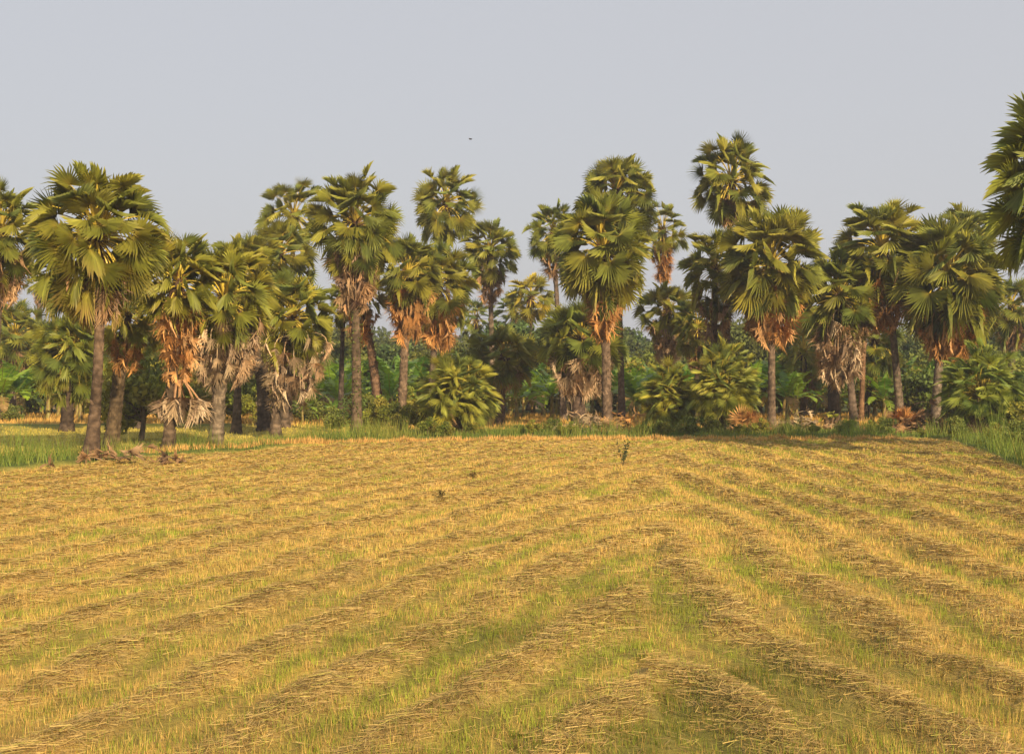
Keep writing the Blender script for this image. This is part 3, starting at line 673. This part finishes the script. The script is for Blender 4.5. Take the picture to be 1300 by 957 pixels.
def where(px, what):
    l = min(LAND, key=lambda a: abs(a[0] - px))
    rel = 'left of' if px < l[0] - 9 else ('right of' if px > l[0] + 9 else 'behind')
    return f'{what}, {rel} {l[1]}'
protos = []
def banana(px, D, H, what='leafy green banana plant'):
    i = len(protos) if len(protos) < 5 else None
    x0 = W(px, D); loc = (x0, D, hz(x0, D) - .02)
    grp = 'banana plants behind the rear field'
    if i is not None:
        r = thing('banana_plant', where(px, what), 'banana plant', loc, grp)
        st, lv = banana_parts(50 + i, 4.2, 10 + i)
        st.obj('stem', [M_stalk], r); lv.obj('leaves', [M_ban], r, smooth=False)
        r.scale = (H * 1.15 / 4.2,) * 3; protos.append(r); return r
    return dup(protos[rng.integers(0, 5)], loc, where(px, what), rng.uniform(0, 6.28), H * 1.15 / 4.2, grp)
BAN = [(655, 113, 4.6), (700, 114, 5.0), (430, 112, 4.4), (495, 112, 4.8), (805, 114, 4.6), (1000, 114, 4.8), (1122, 114, 4.5), (2, 113, 5.2), (22, 116, 5.6), (62, 116, 5.6), (102, 113, 4.8), (40, 134, 5.6), (88, 135, 5.8), (110, 130, 5.4), (140, 128, 5.2), (390, 128, 5.6), (447, 128, 5.8), (480, 130, 6.), (512, 128, 6), (545, 120, 5.2), (676, 132, 6.2), (738, 133, 5.6), (775, 124, 5.2), (786, 131, 5.8), (835, 132, 5.6), (1080, 132, 6), (1140, 133, 6.2), (1185, 130, 5.8), (975, 128, 6.2), (1050, 134, 6.2), (1240, 130, 6), (6, 128, 5.5), (30, 124, 4.4), (52, 130, 5.2), (74, 126, 4.2), (98, 124, 5.0), (120, 133, 5.2), (18, 137, 6.2), (64, 139, 6.2), (165, 124, 4), (190, 132, 5), (240, 130, 5), (305, 126, 4.5), (330, 130, 5.),
       (402, 118, 4.2), (420, 124, 5.6), (438, 118, 5.0), (470, 122, 5), (495, 118, 6.0), (530, 122, 6.4), (412, 132, 6.2), (455, 134, 6.6),
       (648, 126, 5.6), (664, 120, 4.4), (690, 124, 5.0), (708, 128, 5.2), (752, 126, 4.6), (800, 126, 4.4), (815, 128, 5.), (632, 130, 5.8), (722, 132, 5.4),
       (872, 128, 5.4), (955, 122, 5.6), (996, 124, 6), (1012, 118, 4.4), (1035, 126, 5.), (1065, 126, 4.8), (1110, 122, 5.2), (1125, 128, 5.8), (1160, 124, 5.), (1172, 128, 5.4), (1212, 126, 5.2), (1276, 116, 4.6), (1296, 124, 5)]
for b_ in BAN: banana(*b_)
banana(384, 104, 2.6, 'young banana plant with yellow stem and few leaves')
banana(424, 104, 2.5, 'young banana plant, slim and yellowish')

# ------------------------------------------------------------ broadleaf trees and bushes
def tree_parts(seed, H=10., Wd=7., leaf=.34, n=4200, trunk=True, col=(.11, .15, .035), lowc=.25, lobes=26):
    global rng
    keep = rng; rng = np.random.default_rng(seed)
    m = MB(); cr = MB(); pts = []
    for i in range(lobes):
        a = rng.uniform(0, 6.28); u = rng.uniform(-1, 1); rr = rng.uniform(.35, .85)
        c = np.array([math.cos(a) * math.sqrt(1 - u * u) * Wd / 2 * rr, math.sin(a) * math.sqrt(1 - u * u) * Wd / 2 * rr, H * (lowc + (1 - lowc) / 2) + u * H * (1 - lowc) / 2 * rr])
        r = rng.uniform(.11, .2) * Wd
        k = n // lobes
        v = rng.normal(0, 1, (k, 3)); v /= np.linalg.norm(v, axis=1)[:, None]
        p = c + v * r * rng.uniform(.45, 1.08, (k, 1)) * np.array([1, 1, .75])
        hue = np.array(col) * rng.uniform(.75, 1.35) * np.array([rng.uniform(.9, 1.35), 1, rng.uniform(.8, 1.2)])
        leafcards(cr, p, rng.uniform(.6, 1.2, k) * leaf, hue)
        pts.append(c)
    if trunk:
        trunk_mesh(m, (0, 0, 0), (rng.normal(0, .2), 0, H * .55), H * .028, H * .014, (rng.normal(0, .2), 0), (.13, .10, .07), 0, 9, flare=1.4)
        for c in pts[:10]:
            trunk_mesh(m, (0, 0, H * rng.uniform(.2, .45)), c, H * .011, H * .004, (0, 0), (.13, .10, .07), 0, 6, flare=1)
    rng = keep
    return m, cr
tprotos = {}
def tree(kind, px, D, H, what, grp):
    x0 = W(px, D); loc = (x0, D, hz(x0, D) - .05)
    P = dict(tree=[(dict(H=10, Wd=8.5, col=(.11, .15, .035)), 10), (dict(H=10, Wd=9.5, col=(.13, .165, .035), lowc=.15), 10), (dict(H=10, Wd=7.5, col=(.08, .12, .036), lowc=.12), 10), (dict(H=10, Wd=10, col=(.10, .14, .04), lowc=.1, n=4800), 10)],
             bush=[(dict(H=3, Wd=3.6, leaf=.17, n=3000, trunk=True, col=(.18, .22, .036), lowc=.02, lobes=20), 3), (dict(H=3, Wd=4.2, leaf=.19, n=3200, col=(.13, .18, .036), lowc=.0, lobes=22), 3), (dict(H=3, Wd=3, leaf=.15, n=2600, col=(.21, .24, .038), lowc=.05, lobes=16), 3)])[kind]
    pool = tprotos.setdefault(kind, [])
    i = len(pool)
    cat = 'tree' if kind == 'tree' else 'bush'
    if i < len(P):
        r = thing('broadleaf_tree' if kind == 'tree' else 'leafy_bush', where(px, what), cat, loc, grp)
        m, cr = tree_parts(300 + i * 7 + (0 if kind == 'tree' else 100), **P[i][0])
        m.obj('trunk' if kind == 'tree' else 'stem', [M_bark], r); cr.obj('crown' if kind == 'tree' else 'foliage', [M_fol], r, smooth=False)
        r.scale = (H / P[i][1],) * 3; r['h0'] = P[i][1]; pool.append(r); return r
    pr = pool[rng.integers(0, len(pool))]
    return dup(pr, loc, where(px, what), rng.uniform(0, 6.28), H / pr['h0'], grp)
g1 = 'trees behind the banana plants'
for px in range(-60, 1380, 46):
    Hh = 9.4 + 1.6 * math.sin(px * .021) + rng.uniform(-1., 1.2)
    if 380 < px < 450: Hh = 8.8
    tree('tree', px + rng.uniform(-12, 12), 150 + rng.uniform(-5, 9), Hh, 'dark leafy tree', g1)
g2 = 'hazy trees in the far row'
for px in range(-50, 1380, 40):
    tree('tree', px + rng.uniform(-10, 10), 205 + rng.uniform(-9, 12), 10.5 + rng.uniform(-1.5, 2.2), 'hazy far off tree', g2)
g3 = 'bushes under the palms'
for px, D, H, w_ in ((178, 78, 5.2, 'tall yellow green twiggy bush'), (160, 100, 5.0, 'leafy bush'), (205, 112, 4, 'leafy bush'), (255, 108, 4.6, 'leafy bush'), (300, 106, 4.6, 'leafy bush'), (325, 100, 3.2, 'leafy bush'), (238, 96, 2.4, 'low leafy bush'),
                     (480, 92, 2.6, 'low leafy bush'), (508, 90, 2.2, 'low leafy bush'), (536, 91, 2.5, 'low leafy bush'), (464, 98, 2.4, 'low leafy bush'), (425, 96, 1.6, 'low leafy bush'), (522, 100, 3.2, 'leafy bush'), (390, 108, 2.4, 'low leafy bush'), (700, 86, .9, 'tiny round weed bush'),
                     (1100, 118, 5, 'leafy bush'), (1165, 116, 4.5, 'leafy bush'), (1030, 132, 5, 'leafy bush'), (1205, 112, 4.5, 'leafy bush'), (620, 118, 5, 'leafy bush'), (1275, 108, 4.6, 'leafy bush'), (975, 132, 5.5, 'leafy bush'), (895, 112, 4.4, 'leafy bush'),
                     (280, 125, 6, 'leafy bush'), (350, 122, 5.5, 'leafy bush'), (560, 125, 5.5, 'leafy bush'), (770, 135, 6, 'leafy bush'), (200, 128, 6, 'leafy bush'), (15, 112, 1.4, 'low leafy bush'), (1262, 72, 1.3, 'low leafy bush'), (1292, 66, 1.5, 'low leafy bush'), (1304, 78, 2.4, 'leafy bush'), (1272, 92, 2.4, 'leafy bush'), (1140, 132, 6.5, 'leafy bush'), (1180, 135, 6.5, 'leafy bush')):
    tree('bush', px, D, H, w_, g3)
for j, px in enumerate(range(-30, 1340, 31)):
    D = 137 + 6 * math.sin(j * 2.3)
    tree('bush', px + rng.uniform(-6, 6), D, rng.uniform(4.6, 6.6), 'shady bush filling the back row', 'bushes between banana plants and trees')
for p_ in tprotos.values():
    for r in p_:
        pass
# unbroken distant woodland
mb = MB(); k = 60000
x = rng.uniform(-330, 330, k); y = rng.uniform(330, 372, k)
topz = 11 + 2.2 * fnoise(x, y, 22, 3) + 1.5 * fnoise(x, y, 7, 4)
z = topz * np.sqrt(rng.uniform(0, 1, k))
leafcards(mb, np.stack([x, y, z], 1), rng.uniform(.7, 1.6, k), np.array([.06, .085, .03]))
tag(mb.obj('distant_woods', [M_fol], smooth=False), kind='stuff')

for px in (655, 676, 712, 728, 815, 835, 880, 905, 940, 965, 1000, 1030, 1070, 1102, 1125, 1172, 1215, 602, 560, 545):
    tree('bush', px + rng.uniform(-5, 5), float(edge(W(px, 80), 80.)) + rng.uniform(1.5, 5), rng.uniform(.6, 1.25), 'weed clump on the bank', 'weed clumps on the bank')
# ------------------------------------------------------------ fallen fronds and small things
def frond_heap(label, px, D, w, h, n, tone='brown', upright=0, parent_name='fallen_frond_heap'):
    x0 = W(px, D); m = MB(); pal = DEADC[tone]
    for i in range(n):
        c = pal[rng.integers(0, 4)] * rng.uniform(.6, 1.1)
        a = rng.uniform(0, 6.28); hd = np.array([math.cos(a), math.sin(a), 0])
        p = np.array([rng.normal(0, w * .3), rng.uniform(-.6, .6), abs(rng.normal(0, h * .35)) + .05])
        e = p + hd * rng.uniform(.5, .95) + np.array([0, 0, rng.uniform(-.1, .25)]); e[2] = max(e[2], .06)
        put_leaf(m, p, (p + e) / 2 + np.array([0, 0, .12]), e, rng.uniform(.45, .8), TPL['middead'][i % 3], c, c * .9, rng.uniform(-1.2, 1.2), droop=.15, sw=.07, dirv=hd + np.array([0, 0, rng.uniform(-.3, .25)]), mat=0, smat=0)
    for i in range(upright):
        p = np.array([rng.normal(0, .25), 0, .2]); dv = np.array([rng.normal(0, .25), -.2, 1.])
        put_leaf(m, p, p + dv * .3, p + dv * .5, rng.uniform(.8, 1.15), TPL['hi'][1], DEADC['orange'][i % 4] * 1.1, np.array([.4, .2, .07]), rng.normal(0, .4), droop=.05, dirv=dv, mat=0, smat=0)
    zz = m
    for v in zz.v: v[:, 2] = np.maximum(v[:, 2], .02 + rng.uniform(0, .03, len(v)))
    o = m.obj(parent_name, [M_dead], loc=(x0, D, hz(x0, D)), smooth=False)
    return tag(o, label, 'dead fronds', 'heaps of fallen palm fronds')
frond_heap('small heap of fallen fronds at the foot of the nearest left palm', 147, 56.5, 1.3, .5, 9)
frond_heap('tiny dry frond lying right of the nearest left palm, field edge', 226, 57, .8, .25, 6)
frond_heap('single curled dry frond alone in the stubble at far left', 40, 52.5, .3, .15, 1)
frond_heap('curled dead fronds left of the knobbly centre trunk', 750, 84.5, 2.2, 1.2, 34, 'pale')
frond_heap('round bundle of dead fronds right of the knobbly centre trunk', 789, 84.5, 1.2, 1.3, 30, 'orange')
frond_heap('dry frond fanned open on the bank left of the straight brown trunk', 950, 84, 1.2, .9, 16, 'orange', 3)
frond_heap('grey heap of fronds on the bank right of the straight brown trunk', 1016, 88, 1.7, .9, 22, 'pale')
frond_heap('large brown heap of fronds between the leaning palm and the broad round palm', 1152, 86, 3.0, 1.5, 60, 'brown', 5)
frond_heap('dry fronds scattered under the dark green palm shrub', 1205, 86, 1.6, .6, 12, 'brown')
def weed(label, px, D, H, n=60, col=(.07, .085, .03)):
    m = MB(); x0 = W(px, D)
    for i in range(7):
        a = rng.uniform(0, 6.28); e = np.array([math.cos(a) * H * .25, math.sin(a) * H * .2, H * rng.uniform(.6, 1)])
        m.add([(-.012, 0, 0), (.012, 0, 0), e], np.array([.12, .09, .04]), tri=[(0, 1, 2)])
        t = rng.uniform(.25, 1, n // 7); leafcards(m, e * t[:, None] + rng.normal(0, .03, (n // 7, 3)), rng.uniform(.04, .09, n // 7), col)
    return tag(m.obj('weed', [M_fol], loc=(x0, D, hz(x0, D)), smooth=False), label, 'weed', 'weeds standing in the stubble')
weed('thin dark weed standing alone in the stubble below the knobbly centre trunk', 791, 55, 1.1, 160)
weed('small dark tuft of weed in the middle of the stubble', 561, 41, .27, 70, (.17, .13, .04))
weed('tiny brownish weed right of and beyond the small dark tuft', 600, 48, .3, 50, (.16, .11, .03))

# plants sharing a description are told apart by how far back they stand
same = {}
for o in C.objects:
    if o.get('label') and o.parent is None: same.setdefault(o['label'], []).append(o)
for lab, obs in same.items():
    if len(obs) < 2: continue
    obs.sort(key=lambda o: o.location.y)
    W_ = {2: ['nearer one', 'farther one'], 3: ['nearest one', 'middle one', 'farthest one'], 4: ['nearest one', 'second nearest', 'second farthest', 'farthest one']}[min(len(obs), 4)]
    for k_, o in enumerate(obs): o['label'] = lab + ', ' + W_[min(k_, 3)]
    if len(obs) > 4: print('TOO MANY', lab, len(obs))
# a small far bird against the sky
m = MB()
prof = [(-.16, .0), (-.10, .03), (0, .045), (.08, .035), (.13, .028), (.17, .0)]
a = np.linspace(0, 2 * np.pi, 8, endpoint=False); V = []
for (yy, r_) in prof: V += [(yy, math.cos(t) * max(r_, .002), math.sin(t) * max(r_, .002)) for t in a]
I = np.arange(48).reshape(6, 8); J = np.roll(I, -1, 1)
m.add(V, np.array([.05, .045, .04]), quad=np.stack([I[:-1], J[:-1], J[1:], I[1:]], -1).reshape(-1, 4))
for s_ in (-1, 1):
    m.add([(.07, s_ * .02, .02), (-.06, s_ * .02, .02), (.08, s_ * .2, .09), (-.05, s_ * .2, .08), (-.02, s_ * .42, .05)], np.array([.05, .045, .04]), quad=[(0, 1, 3, 2)], tri=[(2, 3, 4)])
m.add([(-.14, -.015, 0), (-.14, .015, 0), (-.26, .05, .01), (-.26, -.05, .01)], np.array([.05, .045, .04]), quad=[(0, 1, 2, 3)])
bird = m.obj('flying_bird', [M_bark], loc=(W(597, 120), 120, Zp(177, 120)))
bird.rotation_euler = (.2, 0, .5)
tag(bird, 'tiny dark bird flying in the grey sky above the trees', 'bird')

# ------------------------------------------------------------ air
HAZE = 0.00045
if HAZE > 0:
    xs, ys, zs = (-520, 520), (-60, 560), (-1.5, 26)
    v = [(x, y, z) for z in zs for y in ys for x in xs]
    m = MB(); m.add(v, np.array([1, 1, 1.]), quad=[(0, 2, 3, 1), (4, 5, 7, 6), (0, 1, 5, 4), (2, 6, 7, 3), (0, 4, 6, 2), (1, 3, 7, 5)])
    mt, n = nt('air'); out = n.nodes.new('ShaderNodeOutputMaterial'); pv = n.nodes.new('ShaderNodeVolumePrincipled')
    pv.inputs['Density'].default_value = HAZE; pv.inputs['Color'].default_value = (.86, .9, 1, 1); pv.inputs['Anisotropy'].default_value = .2
    n.links.new(pv.outputs[0], out.inputs['Volume'])
    tag(m.obj('haze', [mt], smooth=False), kind='stuff')

# ------------------------------------------------------------ sky, sun, camera
scn = bpy.context.scene
w = bpy.data.worlds.new('World'); scn.world = w; w.use_nodes = True
n = w.node_tree; N = n.nodes; N.clear(); L = n.links
out = N.new('ShaderNodeOutputWorld'); bg = N.new('ShaderNodeBackground'); sky = N.new('ShaderNodeTexSky')
sky.sky_type = 'NISHITA'; sky.sun_disc = False; sky.sun_elevation = SUN_EL
sdir = (math.sin(SUN_AZ), -math.cos(SUN_AZ))
sky.sun_rotation = math.atan2(sdir[0], sdir[1])
sky.air_density = 1.0; sky.dust_density = 4.0; sky.ozone_density = 1.0
hz_ = N.new('ShaderNodeMix'); hz_.data_type = 'RGBA'; hz_.inputs[0].default_value = .78
L.new(sky.outputs[0], hz_.inputs[6]); hz_.inputs[7].default_value = (6.25, 6.2, 6.45, 1)   # even veil of haze
L.new(hz_.outputs[2], bg.inputs['Color']); bg.inputs['Strength'].default_value = .076
L.new(bg.outputs[0], out.inputs['Surface'])
sl = bpy.data.lights.new('sun', 'SUN'); sl.energy = 5.0; sl.use_shadow = True; sl.angle = math.radians(.6); sl.color = (1, .78, .50)
so = bpy.data.objects.new('sun', sl); C.objects.link(so)
from mathutils import Vector
dv = Vector((sdir[0] * math.cos(SUN_EL), sdir[1] * math.cos(SUN_EL), math.sin(SUN_EL)))
so.rotation_euler = dv.to_track_quat('Z', 'Y').to_euler()
cam = bpy.data.cameras.new('camera'); co = bpy.data.objects.new('camera', cam); C.objects.link(co)
co.location = (0, 0, HC); co.rotation_euler = (math.radians(90), 0, 0)
cam.sensor_width = 36; cam.lens = 36 * F / 1300; cam.clip_end = 6000; cam.clip_start = .1
scn.camera = co
vs = scn.view_settings; vs.view_transform = 'Standard'; vs.look = 'None'; vs.exposure = .5; vs.gamma = 1; vs.use_curve_mapping = False
print('FACES', sum(len(m.polygons) for m in bpy.data.meshes))
